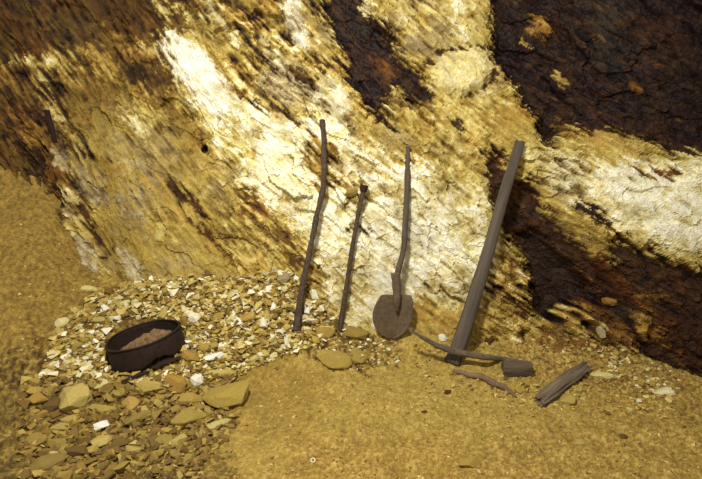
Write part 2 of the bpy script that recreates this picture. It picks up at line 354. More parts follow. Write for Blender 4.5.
wT_, wA, wH, wD = paint(wP, wQ, wz, (.6, .2, 1.1), (s2*3+iso*5, s1*2+iso*4), np.tanh((s4x*.8+s2*.6+fineW*.35)*2))
s3 = strata(14, 3.2, 170, 3); s4 = strata(55, 4.5, 190, 4); bl = fbm(wP/14, wQ/11, 4, 210, .65); bl2 = fbm(wP/48, wQ/40, 3, 230, .6)
def hard(n, k=2.2): return np.tanh(n*k)/np.tanh(k)*.75
cellv = f2*.6+f3*.5
ev = hard(s4*.85+s2*.5+bl*.3, 3.0)
dT = wA*(.8*hard(s1)+1.1*ev+.45*hard(bl+.4*bl2)+.75*s3+.3*fineW+.5*cellv)
bl3 = fbm(wP/75, wQ/60, 3, 260); dT = dT*(.55+.75*sstep(-.25, .3, bl3))
qz = sstep(.72, .84, wT_); dT = dT*(1-qz)+qz*wA*(.35*hard(s1)+.45*ev+1.0*hard(bl2+.5*bl)+.5*s3+.35*fineW+.6*cellv-.05)*1.15
dT = np.where(dT > 0, dT*.8, dT*1.15)
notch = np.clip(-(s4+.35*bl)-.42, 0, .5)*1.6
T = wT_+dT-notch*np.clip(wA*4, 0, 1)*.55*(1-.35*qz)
T = np.where(T > .93, .93+(T-.93)*.4, T)
H = wH+.45*s1+.5*bl2+np.clip(wT_-T, -.3, .5)*.7*(wT_ > .5)
painted_sheen = np.clip(bl+s3*.6-.25, 0, 1)*(wT_ < .14); T = T+painted_sheen*.12; H = H-painted_sheen*2.2  # wet glints on the dark ore, painted in as paler grey flecks
smoothz = np.clip(wA/.2, .4, 1.25)
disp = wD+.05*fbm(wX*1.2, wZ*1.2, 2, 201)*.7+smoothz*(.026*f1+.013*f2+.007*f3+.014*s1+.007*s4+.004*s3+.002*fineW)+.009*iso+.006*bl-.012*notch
# keep the rock flush behind the shovel blade and along the bars
damp = np.exp(-(((wP-392)/40)**2+((wQ-312)/42)**2)); disp = disp*(1-damp)-.03*damp
pit = np.hypot(wP-203, wQ-147); disp -= .05*(1-sstep(2.5, 4, pit)); T = np.where(pit < 4, .12, T)
nl = np.sqrt(1+lean**2)
Yw = wY-disp/nl; Zw = wZ+disp*lean/nl
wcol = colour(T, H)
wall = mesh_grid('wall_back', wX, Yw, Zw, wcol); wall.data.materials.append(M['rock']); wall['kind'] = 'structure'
def wall_y(x, z):
    i = int(np.clip(np.searchsorted(wx, x)-1, 1, len(wx)-2)); j = int(np.clip(round((z+.35)/3.25*3.05/.0068), 1, len(wt)-2))
    return float(Yw[j-1:j+2, i-1:i+2].min())
def on_wall(px, py, off=0.0):
    y = 3.0
    for _ in range(30):
        p = at_y(px, py, y); yn = wall_y(p[0], p[2]); y = .5*y+.5*yn
    return at_y(px, py, y-off)
def on_ground(px, py):
    d = fw+rt*(px-351)/F+up*(239.5-py)/F; d = d/d[1]
    y = 1.35; prev = None
    while y < 3.85:
        p = CAM+d*y
        if p[2] < G(p[0], y):
            for _ in range(8):
                q = CAM+d*(y-.002)
                if q[2] > G(q[0], q[1]): break
                y -= .002
            return CAM+d*y
        y += .012
    return CAM+d*3.4
# ------------------------------------------------------------------ builders
def link(name, me, m=None, parent=None):
    o = bpy.data.objects.new(name, me); C.objects.link(o)
    if m: me.materials.append(M[m])
    if parent: o.parent = parent
    return o
def tag(o, label, cat, group=None, kind=None):
    o['label'] = label; o['category'] = cat
    if group: o['group'] = group
    if kind: o['kind'] = kind
    return o
def empty(name, loc):
    o = bpy.data.objects.new(name, None); C.objects.link(o); o.location = loc; o.empty_display_size = .1; return o
def catmull(pts, n):
    pts = [np.array(p, float) for p in pts]; P = [2*pts[0]-pts[1]]+pts+[2*pts[-1]-pts[-2]]; out = []
    segs = len(pts)-1
    for k in range(n+1):
        t = k/n*segs; i = min(int(t), segs-1); f = t-i; a, b, c, d = P[i:i+4]
        out.append(.5*((2*b)+(-a+c)*f+(2*a-5*b+4*c-d)*f*f+(-a+3*b-3*c+d)*f**3))
    return out
def rod(name, pts, radii, m, parent=None, n=60, sides=14, noise=.08, nscale=30, power=2.0, aspect=1.0, seed=0, roll=0.0, knots=(), endjag=0.0, grain=0.0):
    """sweep; the object's local Z axis runs along the length so that wood grain follows it; origin at first point"""
    base = np.array(pts[0], float); end = np.array(pts[-1], float)
    off = np.array(parent.location) if parent else np.zeros(3)
    z = Vector(end-base).normalized(); q = z.to_track_quat('Z', 'Y'); R = np.array(q.to_matrix())
    loc = [R.T@(np.array(p)-base) for p in pts]
    path = catmull(loc, n); rr = np.interp(np.linspace(0, 1, n+1), np.linspace(0, 1, len(radii)), radii)
    bm = bmesh.new(); rings = []
    for i, p in enumerate(path):
        a = path[max(i-1, 0)]; b = path[min(i+1, n)]; t = Vector(b-a).normalized()
        fx = Vector((1, 0, 0)); fx = (fx-t*fx.dot(t)).normalized(); fy = t.cross(fx)
        r = rr[i]
        for kt, ks in knots: r *= 1+ks*math.exp(-((i/n-kt)/.018)**2)
        ring = []
        for k in range(sides):
            an = 2*math.pi*k/sides+roll; c, s = math.cos(an-roll), math.sin(an-roll)
            e = (abs(c)**power+abs(s)**power)**(-1/power)
            X = c*e; Y = s*e*aspect
            nz = float(perlin(np.array([p[2]*nscale+k*.0]), np.array([k*1.7+seed*5.3]), seed)[0])*noise+float(perlin(np.array([p[2]*nscale*.3]), np.array([k*.5+seed]), seed+3)[0])*noise
            nz += grain*((hsh(k+seed*3, 5)/4096)-.5)
            X *= r*(1+nz); Y *= r*(1+nz)
            xr = X*math.cos(roll)-Y*math.sin(roll); yr = X*math.sin(roll)+Y*math.cos(roll)
            jz = Vector((0, 0, 0))
            if endjag and (i < 1 or i == n): jz = t*((hsh(k+seed, i)/4096-.5)*endjag)
            ring.append(bm.verts.new(Vector(p)+fx*xr+fy*yr+jz))
        rings.append(ring)
    for a, b in zip(rings[:-1], rings[1:]):
        for k in range(sides): bm.faces.new((a[k], a[(k+1) % sides], b[(k+1) % sides], b[k]))
    bm.faces.new(rings[0][::-1]); bm.faces.new(rings[-1])
    bmesh.ops.recalc_face_normals(bm, faces=bm.faces)
    me = bpy.data.meshes.new(name); bm.to_mesh(me); bm.free()
    for p in me.polygons: p.use_smooth = len(p.vertices) == 4 and sides > 8 and power < 3
    o = link(name, me, m, parent); o.location = Vector(base-off); o.rotation_mode = 'QUATERNION'; o.rotation_quaternion = q
    return o
def lean_path(pix, y0, y1):
    n = len(pix); tot = pix[-1][1]-pix[0][1]
    return [at_y(px, py, y0+(y1-y0)*((py-pix[0][1])/tot)) for px, py in pix]
def leaning(pix, off_top=.02):
    """pix from the foot upward: foot on the ground, top resting on the wall; stays clear of the rock between"""
    g = on_ground(*pix[0]); t = on_wall(*pix[-1], off_top)
    return lean_path(pix, g[1], t[1])
# ------------------------------------------------------------------ leaning bars
pts = leaning([(296, 331), (303, 285), (312, 240), (318, 210), (323.5, 185), (324, 150), (322, 120)], .03)
o = rod('iron_bar', pts, [.023, .0165, .0145, .0145, .015, .0155, .0155], 'rust', n=120, sides=12, noise=.28, nscale=28, seed=2, knots=[(.0, .3), (.45, .18), (.62, .2), (.8, .15)])
tag(o, 'tall bent rusty iron bar leaning on the white quartz, leftmost and longest', 'iron bar')
pts = leaning([(340, 330), (346, 290), (352, 250), (358, 215), (363.5, 190)], .04)
root = empty('drill_steel', pts[0]); tag(root, 'short straight rusty steel rod with a flattened head, between the tall bar and the shovel', 'drill steel')
rod('shank', pts, [.019, .0145, .0135, .0135, .014], 'rust', root, n=80, sides=8, noise=.12, nscale=25, seed=5)
d = (pts[-1]-pts[-2]); d /= np.linalg.norm(d)
o = rod('striking_head', [pts[-1]-d*.012, pts[-1]+d*.01, pts[-1]+d*.028], [.018, .0235, .021], 'rust_dark', root, n=8, sides=12, noise=.2, nscale=40, seed=6)
o['label'] = 'dark flattened striking head'
# ------------------------------------------------------------------ shovel
pb = on_wall(398, 300, .075); hp_top = on_wall(408, 147, .022)
ytop = hp_top[1]; ybl = on_ground(391, 339)[1]
ybl = min(ybl, pb[1]-.04)
def Ysh(py): return np.interp(py, [147, 270, 300, 339], [ytop, pb[1]-.0, pb[1]-.03, ybl])
root = empty('shovel', at_y(391, 339, ybl)); tag(root, 'round-bladed old shovel with a rusted brown blade leaning on the pale rock wall', 'shovel')
hp = [at_y(px, py, Ysh(py)) for px, py in [(396.5, 278), (399, 268), (403.5, 250), (405, 225), (407, 195), (407.5, 170), (408, 147)]]
o = rod('handle', hp, [.017, .017, .0165, .0165, .0165, .017, .0165], 'wood', root, n=80, sides=12, noise=.12, nscale=14, seed=8, knots=[(.42, .15)])
sk = [at_y(px, py, Ysh(py)-.012) for px, py in [(397, 311), (397, 300), (397, 288), (395.5, 273)]]
o = rod('socket', sk, [.010, .023, .025, .027], 'blade', root, n=30, sides=12, noise=.12, nscale=30, seed=9, endjag=.012, aspect=.8)
# blade: dished plate
cxp = 392.5
prof = [(294.5, -9, 11), (295, -11, 17), (297, -13, 19.5), (303, -16.5, 20.5), (311, -19.5, 20.8), (319, -20, 19.5), (326, -18, 17), (332, -13, 12.5), (336, -8, 7), (338.5, -2.5, 2)]
bm = bmesh.new(); top = []; bot = []
NC = 16
root_l = np.array(root.location)
nrm = np.array([0, -1.0, .4]); nrm /= np.linalg.norm(nrm)
for r, (py, lft, rgt) in enumerate(catmull([(a, b, c) for a, b, c in prof], 26)):
    ra, rb = [], []
    for k in range(NC+1):
        u = k/NC; px = cxp+lft+(rgt-lft)*u
        wob = float(perlin(np.array([px*.25]), np.array([py*.25]), 5)[0])*.004
        p = at_y(px, py, float(Ysh(py))); dish = .022*(2*u-1)**2*min(1, r/8)
        p = p+nrm*(dish-.012+wob)
        ra.append(bm.verts.new(Vector(p-root_l))); rb.append(bm.verts.new(Vector(p-nrm*.005-root_l)))
    top.append(ra); bot.append(rb)
for i in range(len(top)-1):
    for k in range(NC):
        bm.faces.new((top[i][k], top[i+1][k], top[i+1][k+1], top[i][k+1])); bm.faces.new((bot[i][k], bot[i][k+1], bot[i+1][k+1], bot[i+1][k]))
    bm.faces.new((top[i][0], bot[i][0], bot[i+1][0], top[i+1][0])); bm.faces.new((top[i][NC], top[i+1][NC], bot[i+1][NC], bot[i][NC]))
for k in range(NC):
    bm.faces.new((top[0][k], top[0][k+1], bot[0][k+1], bot[0][k])); bm.faces.new((top[-1][k], bot[-1][k], bot[-1][k+1], top[-1][k+1]))
bmesh.ops.recalc_face_normals(bm, faces=bm.faces)
me = bpy.data.meshes.new('blade'); bm.to_mesh(me); bm.free()
for p in me.polygons: p.use_smooth = True
link('blade', me, 'blade', root)
# ------------------------------------------------------------------ timber post
g = on_ground(452, 363); t = on_wall(519, 143, .05)
pts = lean_path([(453, 362), (468, 318), (487, 255), (504, 195), (520, 142)], g[1]+.01, t[1])
o = rod('timber_post', pts, [.047, .042, .036, .032, .029], 'timber', n=90, sides=16, noise=.07, nscale=8, seed=12, power=2.5, aspect=.85, roll=.5, endjag=.02)
tag(o, 'long weathered grey timber post leaning on the wall beside the dark rock', 'timber')
# ------------------------------------------------------------------ pieces on the floor
def lay(pix, rad, lift=1.0):
    out = []
    for (px, py), r in zip(pix, rad):
        q = on_ground(px, py+r*F/2.9*.75); out.append(np.array([q[0], q[1], float(G(q[0], q[1]))+r*lift]))
    return out
def straight(pts, k=.6):
    a, b = pts[0], pts[-1]; n = len(pts)
    return [p*(1-k)+(a+(b-a)*(np.linalg.norm(p-a)/np.linalg.norm(b-a)))*k for p in pts]
# curved bar passing in front of the post foot
g0 = on_ground(413, 333); yb = min(p[1] for p in pts[:2])-.05
raw = [(412, 331, g0[1]-.0), (426, 339.5, None), (441, 347, None), (456, 351.5, None), (470, 354.5, None), (486, 357.5, None), (502, 359.5, None), (516, 361, None), (530, 362, None)]
g1 = on_ground(531, 366)
cb = []
for i, (px, py, y) in enumerate(raw):
    u = i/8; y = g0[1]*(1-u)+g1[1]*u
    y = min(y, yb) if 1 <= i <= 5 else y
    if i == 0: y = min(y-.05, yb)
    cb.append(at_y(px, py, y))
cb = [np.array([p[0], p[1], max(p[2], float(G(p[0], p[1]))+.006)]) for p in cb]
o = rod('curved_pick_blade', cb, [.006, .014, .019, .021, .020, .017, .014, .010, .005], 'iron', n=90, sides=8, noise=.12, nscale=18, seed=15, power=2.6, aspect=.85)
tag(o, 'long thin curved iron pick blade lying across the foot of the timber post', 'pick blade')
def chunk(name, ca, cb_, r, m, seed, aspect, n=26, sides=18, roll=0.0, power=4, noise=.12, taper=(1, 1, 1), endjag=.02, grain=.0, nscale=10):
    mid = (ca+cb_)/2
    return rod(name, [ca, mid, cb_], [r*t for t in taper], m, n=n, sides=sides, noise=noise, nscale=nscale, seed=seed, power=power, aspect=aspect, roll=roll, endjag=endjag, grain=grain)
a = on_ground(504, 376); b = on_ground(533, 377); z = .032
a = np.array([a[0], a[1]+.03, float(G(a[0], a[1]+.03))+z]); b = np.array([b[0], b[1]+.03, float(G(b[0], b[1]+.03))+z])
o = chunk('wood_block', a, b, .042, 'wood', 21, .8, noise=.1, nscale=14, taper=(1, 1.04, .95), endjag=.012, grain=.1)
tag(o, 'short dark squared wooden block under the right end of the curved blade', 'wood block')
P = lay([(454, 371), (468, 375.5), (481, 377), (493, 383.5), (503, 387.5), (516, 397)], [.011, .014, .015, .016, .015, .006])
o = rod('broken_stick', P, [.011, .014, .015, .017, .016, .005], 'wood_brown', n=70, sides=12, noise=.2, nscale=20, seed=23, knots=[(.2, .25), (.38, .3), (.62, .4), (.8, .2)], endjag=.01)
tag(o, 'thin crooked brown stick tapering to a point, lying before the timber post', 'stick')
P = lay([(540, 401), (563, 383), (586, 366)], [.03, .034, .03], .8)
o = rod('split_plank', P, [.028, .033, .034, .031, .024], 'plank', n=70, sides=26, noise=.22, nscale=7, seed=27, power=5, aspect=.62, endjag=.05, grain=.3, roll=.5)
tag(o, 'rough split piece of weathered grey wood lying diagonally at the right', 'wood')
# iron spike on the left of the wall
A = on_wall(46.5, 110, .006); B = on_wall(55, 141, .006); A[1] = B[1] = min(A[1], B[1])
A = at_y(46.5, 110, A[1]+.01); B = at_y(55, 141, B[1])
o = rod('iron_spike', [A, (A+B)/2, B], [.016, .015, .013], 'rust_dark', n=16, sides=10, noise=.1, nscale=20, seed=31, power=4)
tag(o, 'short straight dark iron spike wedged in the brown rock at upper left', 'iron spike')
# ------------------------------------------------------------------ sieve
Rr = Matrix.Rotation(-math.radians(10.5), 4, 'Y') @ Matrix.Rotation(math.radians(-1), 4, 'X')
root = empty('sieve', Vector(SV_C)+Vector((0, 0, .015))); root.rotation_mode = 'QUATERNION'; root.rotation_quaternion = Rr.to_quaternion()
tag(root, 'round rusty black sieve with a deep hoop, tilted on the rubble', 'sieve')
def hoop(name, r0, r1, z0, z1, m, seg=72, gap=None, wav=.004, rows=8):
    bm = bmesh.new(); cols = []
    for k in range(seg):
        a = 2*math.pi*k/seg; w = wav*math.sin(a*3+1)+wav*.6*math.sin(a*5); prof_ = []
        for i in range(rows+1):
            z = z0+(z1-z0)*i/rows
            if gap and i == 0:
                ga = abs((a-gap[0]+math.pi) % (2*math.pi)-math.pi)
                if ga < gap[1]: z += gap[2]*(1-(ga/gap[1])**2)+.006*math.sin(k*2.3)
            if gap and 0 < i: z = max(z, prof_[-1][1].z+.001 if False else z)
            b = .004*math.sin(math.pi*i/rows)
            prof_.append((Vector((math.cos(a)*(r1+w+b), math.sin(a)*(r1+w+b), z)), Vector((math.cos(a)*(r0+w+b), math.sin(a)*(r0+w+b), z))))
        if gap:
            zz0 = prof_[0][0].z
            for i in range(rows+1):
                z = zz0+(z1-zz0)*i/rows+(.0015*math.sin(a*4) if i == rows else 0)
                prof_[i][0].z = z; prof_[i][1].z = z
        cols.append(([bm.verts.new(p[0]) for p in prof_], [bm.verts.new(p[1]) for p in prof_]))
    for k in range(seg):
        a, b = cols[k], cols[(k+1) % seg]
        for i in range(rows):
            bm.faces.new((a[0][i], b[0][i], b[0][i+1], a[0][i+1])); bm.faces.new((a[1][i], a[1][i+1], b[1][i+1], b[1][i]))
        bm.faces.new((a[0][-1], b[0][-1], b[1][-1], a[1][-1])); bm.faces.new((a[0][0], a[1][0], b[1][0], b[0][0]))
    bmesh.ops.recalc_face_normals(bm, faces=bm.faces)
    me = bpy.data.meshes.new(name); bm.to_mesh(me); bm.free()
    for p in me.polygons: p.use_smooth = True
    return link(name, me, m, root)
hoop('hoop', SV_R-.006, SV_R, 0, SV_H, 'rust_dark', gap=(math.radians(-50), math.radians(24), .035))
hoop('rim', SV_R-.008, SV_R+.0025, SV_H-.003, SV_H+.004, 'rust_dark', rows=2)
# screen: woven wires
bm = bmesh.new()
def wire(a, b, r=.0022):
    dv = (b-a); q = dv.to_track_quat('Z', 'Y'); vs = []
    for e in (a, b): vs.append([bm.verts.new(e+q@Vector((math.cos(t)*r, math.sin(t)*r, 0))) for t in (0, 2.09, 4.19)])
    for k in range(3): bm.faces.new((vs[0][k], vs[0][(k+1) % 3], vs[1][(k+1) % 3], vs[1][k]))
s = -SV_R+.012
while s < SV_R-.008:
    hw = math.sqrt((SV_R-.009)**2-s*s)
    wire(Vector((s, -hw, .032)), Vector((s, hw, .032))); wire(Vector((-hw, s, .035)), Vector((hw, s, .035))); s += .014
me = bpy.data.meshes.new('screen'); bm.to_mesh(me); bm.free(); o = link('screen', me, 'rust', root); o['label'] = 'rusty woven wire screen'
bpy.context.view_layer.update()
# dirt caked on the screen
bm = bmesh.new(); rings = []
for i in range(15):
    r = i/14*(SV_R-.014); ring = []
    for k in range(48):
        a = 2*math.pi*k/48; x, y = r*math.cos(a), r*math.sin(a)
        n_ = float(fbm(np.array([x*22]), np.array([y*22]), 4, 66)[0])
        z = .04+max(0, .024+.034*n_+.022*x/SV_R+.034*y/SV_R)*(1-(i/14)**8)
        ring.append(bm.verts.new((x, y, z)))
    rings.append(ring)
for i in range(14):
    for k in range(48): bm.faces.new((rings[i][k], rings[i+1][k], rings[i+1][(k+1) % 48], rings[i][(k+1) % 48]))
bmesh.ops.remove_doubles(bm, verts=bm.verts, dist=1e-5)
me = bpy.data.meshes.new('caked_dirt'); bm.to_mesh(me); bm.free()
o = link('caked_dirt', me, 'dirt'); o.matrix_world = root.matrix_world.copy(); tag(o, 'brown crusted dirt lying on the screen inside the sieve', 'dirt', kind='stuff')
# ------------------------------------------------------------------ stones
def hull_mesh(seed, npts=16, flat=.6, big=False):
    r = random.Random(seed); bm = bmesh.new(); ex = r.uniform(2.2, 3.6)
    for _ in range(npts):
        v = Vector((r.gauss(0, 1), r.gauss(0, 1), r.gauss(0, 1))).normalized()
        n = (abs(v.x)**ex+abs(v.y)**ex+abs(v.z)**ex)**(-1/ex); v = v*n*r.uniform(.85, 1.0)
        bm.verts.new((v.x, v.y, v.z))
    res = bmesh.ops.convex_hull(bm, input=bm.verts)
    bmesh.ops.delete(bm, geom=[g for g in res['geom_interior'] if isinstance(g, bmesh.types.BMVert)], context='VERTS')
    bmesh.ops.dissolve_limit(bm, angle_limit=.25, verts=bm.verts, edges=bm.edges)
    if big:
        bmesh.ops.bevel(bm, geom=list(bm.edges), offset=.07, segments=2, affect='EDGES', profile=.6)
        bmesh.ops.triangulate(bm, faces=bm.faces); bmesh.ops.subdivide_edges(bm, edges=bm.edges, cuts=1)
        for v in bm.verts:
            c = v.co; n_ = math.sin(c.x*7+seed)*math.sin(c.y*8+seed*2)*math.sin(c.z*9+1)
            v.co += c.normalized()*(.035*n_+r.uniform(-.012, .012))
    else:
        bmesh.ops.bevel(bm, geom=list(bm.edges), offset=.05, segments=1, affect='EDGES')
    xs_ = [v.co.x for v in bm.verts]; ys_ = [v.co.y for v in bm.verts]; zs_ = [v.co.z for v in bm.verts]
    for v in bm.verts:
        v.co.x = (v.co.x-min(xs_))/(max(xs_)-min(xs_))-.5; v.co.y = (v.co.y-min(ys_))/(max(ys_)-min(ys_))-.5; v.co.z = (v.co.z-min(zs_))/(max(zs_)-min(zs_))-.5
    me = bpy.data.meshes.new('stone'); bm.to_mesh(me); bm.free(); me.materials.append(M['stone']); return me
BIG = [hull_mesh(s, 22, big=True) for s in range(14)]
SML = [hull_mesh(100+s, 14) for s in range(16)]
FLAT = hull_mesh(305, 16, big=True)
placed = []
def place_stone(me, px, py, w, h, rot, T, H_, name='stone', surface='ground', sink=.28, thick=.45, tiltr=.0):
    if surface == 'wall':
        q = on_wall(px, py, 0); n = Vector((0, -1, .35)).normalized()
    else:
        q = on_ground(px, py); e = .05
        gx = (G(q[0]+e, q[1])-G(q[0]-e, q[1]))/(2*e); gy_ = (G(q[0], q[1]+e)-G(q[0], q[1]-e))/(2*e)
        n = Vector((-gx, -gy_, 1)).normalized(); n = Vector((n.x*.8, n.y*.8, n.z)).normalized()
    view = Vector(CAM-q); dist = view.length; v = view.normalized()
    sa = max(.35, n.dot(v)); ca = math.sqrt(1-min(1, sa*sa)); mpp = dist/F
    th = thick*min(w, h); D = max(h*.6, (h-th*ca)/sa)
    xa = Vector((1, 0, 0)); xa = (xa-n*xa.dot(n)).normalized(); ya = n.cross(xa)
    m3 = Matrix((xa, ya, n)).transposed()
    R_ = m3 @ Matrix.Rotation(math.radians(rot), 3, 'Z') @ Matrix.Rotation(tiltr, 3, 'X')
    o = bpy.data.objects.new(name, me); C.objects.link(o)
    s = Vector((w*mpp, D*mpp, th*mpp*1.25))
    o.scale = s; o.rotation_mode = 'QUATERNION'; o.rotation_quaternion = R_.to_quaternion()
    o.location = Vector(q)+n*(s.z*(.5-sink))
    c = colour(np.array(T), np.array(H_)); o.color = (float(c[0]), float(c[1]), float(c[2]), 1)
    placed.append((px, py, max(w, h)))
    return o
named = [
 (226, 398, 42, 30, -4, .55, 1.05, 'large flat brown slab, the biggest stone, at the right edge of the lower rubble'),
 (334, 359, 33, 23, -8, .56, 1.05, 'broad cracked tan slab at the foot of the short steel rod, lowest of its cluster'),
 (355, 355, 17, 24, 80, .5, 1.0, 'upright olive stone wedged right of the cracked tan slab'),
 (355, 334, 25, 15, 5, .47, 1.0, 'dark olive slab just right of the foot of the short steel rod'),
 (322, 333, 23, 14, 0, .52, 1.2, 'brown slab between the feet of the two leaning rods'),
 (75, 400, 27, 25, 20, .64, 1.15, 'big blocky yellow stone in front and left of the sieve'),
 (174, 384, 16, 22, 80, .58, 1.65, 'orange rounded stone just below the right side of the sieve'),
 (150, 388, 24, 14, 5, .60, 1.15, 'rounded ochre stone directly in front of the sieve'),
 (197, 381, 14, 12, 30, .92, .25, 'chunky white quartz stone between the sieve and the big brown slab'),
 (214, 358, 20, 8, 25, .94, .2, 'long bright white quartz piece slanting up right of the sieve'),
 (185, 372, 10, 14, 70, .92, .3, 'white quartz stone touching the lower right of the sieve'),
 (190, 400, 21, 13, 0, .57, 1.2, 'ochre-brown stone left of the big brown slab'),
 (219, 425, 24, 8, 42, .68, .9, 'finger-shaped pale stone slanting below the big brown slab'),
 (187, 423, 28, 20, -25, .52, .95, 'broad tan stone left of the finger-shaped pale stone'),
 (177, 443, 17, 14, 20, .62, 1.0, 'roundish pale tan stone low in the rubble, below the broad tan stone'),
 (162, 441, 12, 16, 80, .50, .95, 'upright dull tan stone left of the roundish pale tan stone'),
 (159, 468, 24, 13, 10, .52, 1.05, 'wide flat ochre stone near the bottom edge of the picture'),
 (134, 451, 15, 9, 5, .62, 1.1, 'small flat yellow stone low in the rubble, up left of the wide flat ochre one'),
 (131, 405, 12, 16, 75, .62, 1.5, 'rounded orange-yellow stone in front of the sieve, left of the ochre one'),
 (137, 419, 26, 9, 32, .46, .9, 'long slanting olive stone below the orange-yellow rounded stone'),
 (103, 385, 14, 8, 20, .76, .9, 'small pale oval stone at the upper right of the big yellow stone'),
 (73, 420, 19, 9, 25, .62, 1.35, 'small ochre stone just under the big blocky yellow stone'),
 (101, 427, 14, 9, 10, .97, .05, 'small bright white stone in the dark lower rubble'),
 (101, 443, 15, 11, -20, .66, 1.2, 'small yellow stone directly below the bright white one'),
 (60, 445, 22, 11, 0, .49, .95, 'rectangular flat olive stone near the lower left'),
 (36, 441, 17, 12, 10, .52, 1.1, 'ochre stone at the left edge beside the rectangular olive one'),
 (47, 467, 28, 18, 25, .45, .9, 'large flat dull brown stone in the bottom left corner'),
 (37, 401, 14, 12, -30, .58, 1.5, 'orange-ochre stone at the left edge, level with the big yellow stone'),
 (41, 415, 13, 8, 20, .58, 1.5, 'small orange-ochre stone under the one at the left edge'),
 (103, 409, 22, 10, 5, .58, 1.05, 'flat tan stone between the big yellow stone and the long olive one'),
 (96, 394, 11, 10, 0, .2, 1.8, 'very dark brown small stone at the right of the big yellow stone'),
 (54, 406, 13, 14, 60, .36, 1.0, 'dull dark stone pressed against the left of the big yellow stone'),
 (183, 323, 15, 10, 10, .46, 1.35, 'brown stone at the upper right shoulder of the sieve'),
 (195, 319, 10, 12, 70, .86, .5, 'pale cream stone right next to the brown one above the sieve'),
 (248, 318, 15, 10, 15, .60, 1.45, 'smooth orange-tan stone high in the pale rubble'),
 (209, 348, 20, 10, 22, .57, 1.2, 'ochre slab just above the long white quartz piece'),
 (190, 357, 18, 11, -10, .55, 1.35, 'dull orange-brown stone against the right wall of the sieve'),
 (221, 374, 28, 8, 3, .64, 1.05, 'thin flat yellowish slab right above the big brown slab'),
 (245, 298, 11, 10, 0, .66, 1.5, 'small orange stone near the top of the pale rubble'),
 (89, 289, 15, 6, 14, .74, .9, 'single pale flake on the bare brown slope at left'),
 (62, 324, 11, 11, 40, .78, .9, 'pale wedge-shaped stone at the left end of the rubble'),
 (91, 375, 9, 13, 60, .76, .9, 'pale upright stone left of the foot of the sieve'),
 (122, 304, 15, 6, 10, .76, .8, 'pale flat chip above the left rim of the sieve'),
 (211, 284, 12, 6, 15, .66, 1.0, 'thin tan flake at the very top edge of the rubble'),
 (189, 281, 14, 5, 20, .58, .9, 'dull thin flake at the top edge of the rubble, left of the tan one'),
 (284, 279, 12, 13, 70, .52, .1, 'grey rounded stone left of the tall bent bar'),
 (567, 401, 14, 12, 0, .58, 1.1, 'square ochre stone just right of the lower end of the split wood'),
 (601, 376, 20, 7, -15, .74, .9, 'long pale flake right of the upper end of the split wood'),
 (664, 393, 16, 9, -15, .82, .8, 'pale flat stone at the far right edge of the floor'),
 (489, 341, 10, 10, 20, .28, 1.7, 'small dark reddish lump right of the timber post'),
 (443, 338, 10, 8, 40, .92, .4, 'white pebble left of the timber post, above the curved blade'),
 (470, 465, 20, 12, 10, .55, 1.15, 'half-buried sandy stone at the bottom of the floor'),
 (418, 0+443, 5, 4, 0, .5, 1.2, 'tiny half-buried pebble alone in the middle of the bare floor'),
 (581, 443, 11, 6, 5, .6, .9, 'small tan stone alone on the right of the bare floor'),
 (623, 437, 6, 5, 0, .34, 1.3, 'small dark pebble on the bare floor at the lower right'),
 (448, 393, 7, 5, 0, .24, 1.4, 'small dark clod on the bare floor left of the stick'),
 (424, 412, 5, 4, 0, .3, 1.3, 'tiny dark clod on the bare floor, lower of two'),
]
for i, (px, py, w, h, rot, T_, H_, lab) in enumerate(named):
    me = FLAT if w > 38 else BIG[i % len(BIG)]
    o = place_stone(me, px, py, w*(.97 if w > 38 else 1.08), h*(.97 if w > 38 else 1.08), rot, T_+(.04 if T_ > .4 else 0), H_, thick=.4 if w > 30 else .5)
    tag(o, lab, 'stone')
for px, py, w, h, rot, T_, H_, lab in [
 (610, 302, 15, 9, -15, .56, 1.75, 'smooth orange stone set in the dark rock at lower right'),
 (601, 331, 8, 14, 10, .68, .35, 'upright pale grey stone at the foot of the dark rock'),
 (351, 193, 14, 9, 20, .5, 1.05, 'brown lump of rock jutting from the quartz beside the rod head')]:
    o = place_stone(BIG[(px) % 14], px, py, w, h, rot, T_, H_, surface='wall', sink=.4, thick=.7); tag(o, lab, 'stone')
# anonymous stones: kinds by place and colour, each kind one look
def inside(px, py, poly):
    c = False
    for i in range(len(poly)):
        (ax, ay), (bx, by) = poly[i], poly[(i+1) % len(poly)]
        if (ay > py) != (by > py) and px < (bx-ax)*(py-ay)/(by-ay)+ax: c = not c
    return c
UP = [(65, 335), (90, 303), (150, 284), (240, 284), (300, 276), (330, 290), (322, 325), (300, 345), (250, 362), (235, 372), (190, 375), (182, 340), (165, 318), (120, 322), (103, 345), (95, 375), (62, 372)]
LOW = [(32, 385), (100, 378), (115, 388), (160, 385), (200, 372), (238, 378), (212, 450), (190, 479), (32, 479)]
MID = [(330, 350), (345, 335), (395, 345), (398, 362), (352, 372)]
RGT = [(500, 352), (560, 338), (625, 345), (672, 375), (672, 420), (590, 415), (500, 390)]
SPARSE = [(240, 400), (700, 400), (700, 479), (230, 479)]
r = random.Random(11)
def free(px, py, s):
    if ((px-143)/44)**2+((py-347)/34)**2 < 1: return False
    return all((px-a)**2+((py-b)*1.2)**2 > (.42*(s+c))**2 for a, b, c in placed)
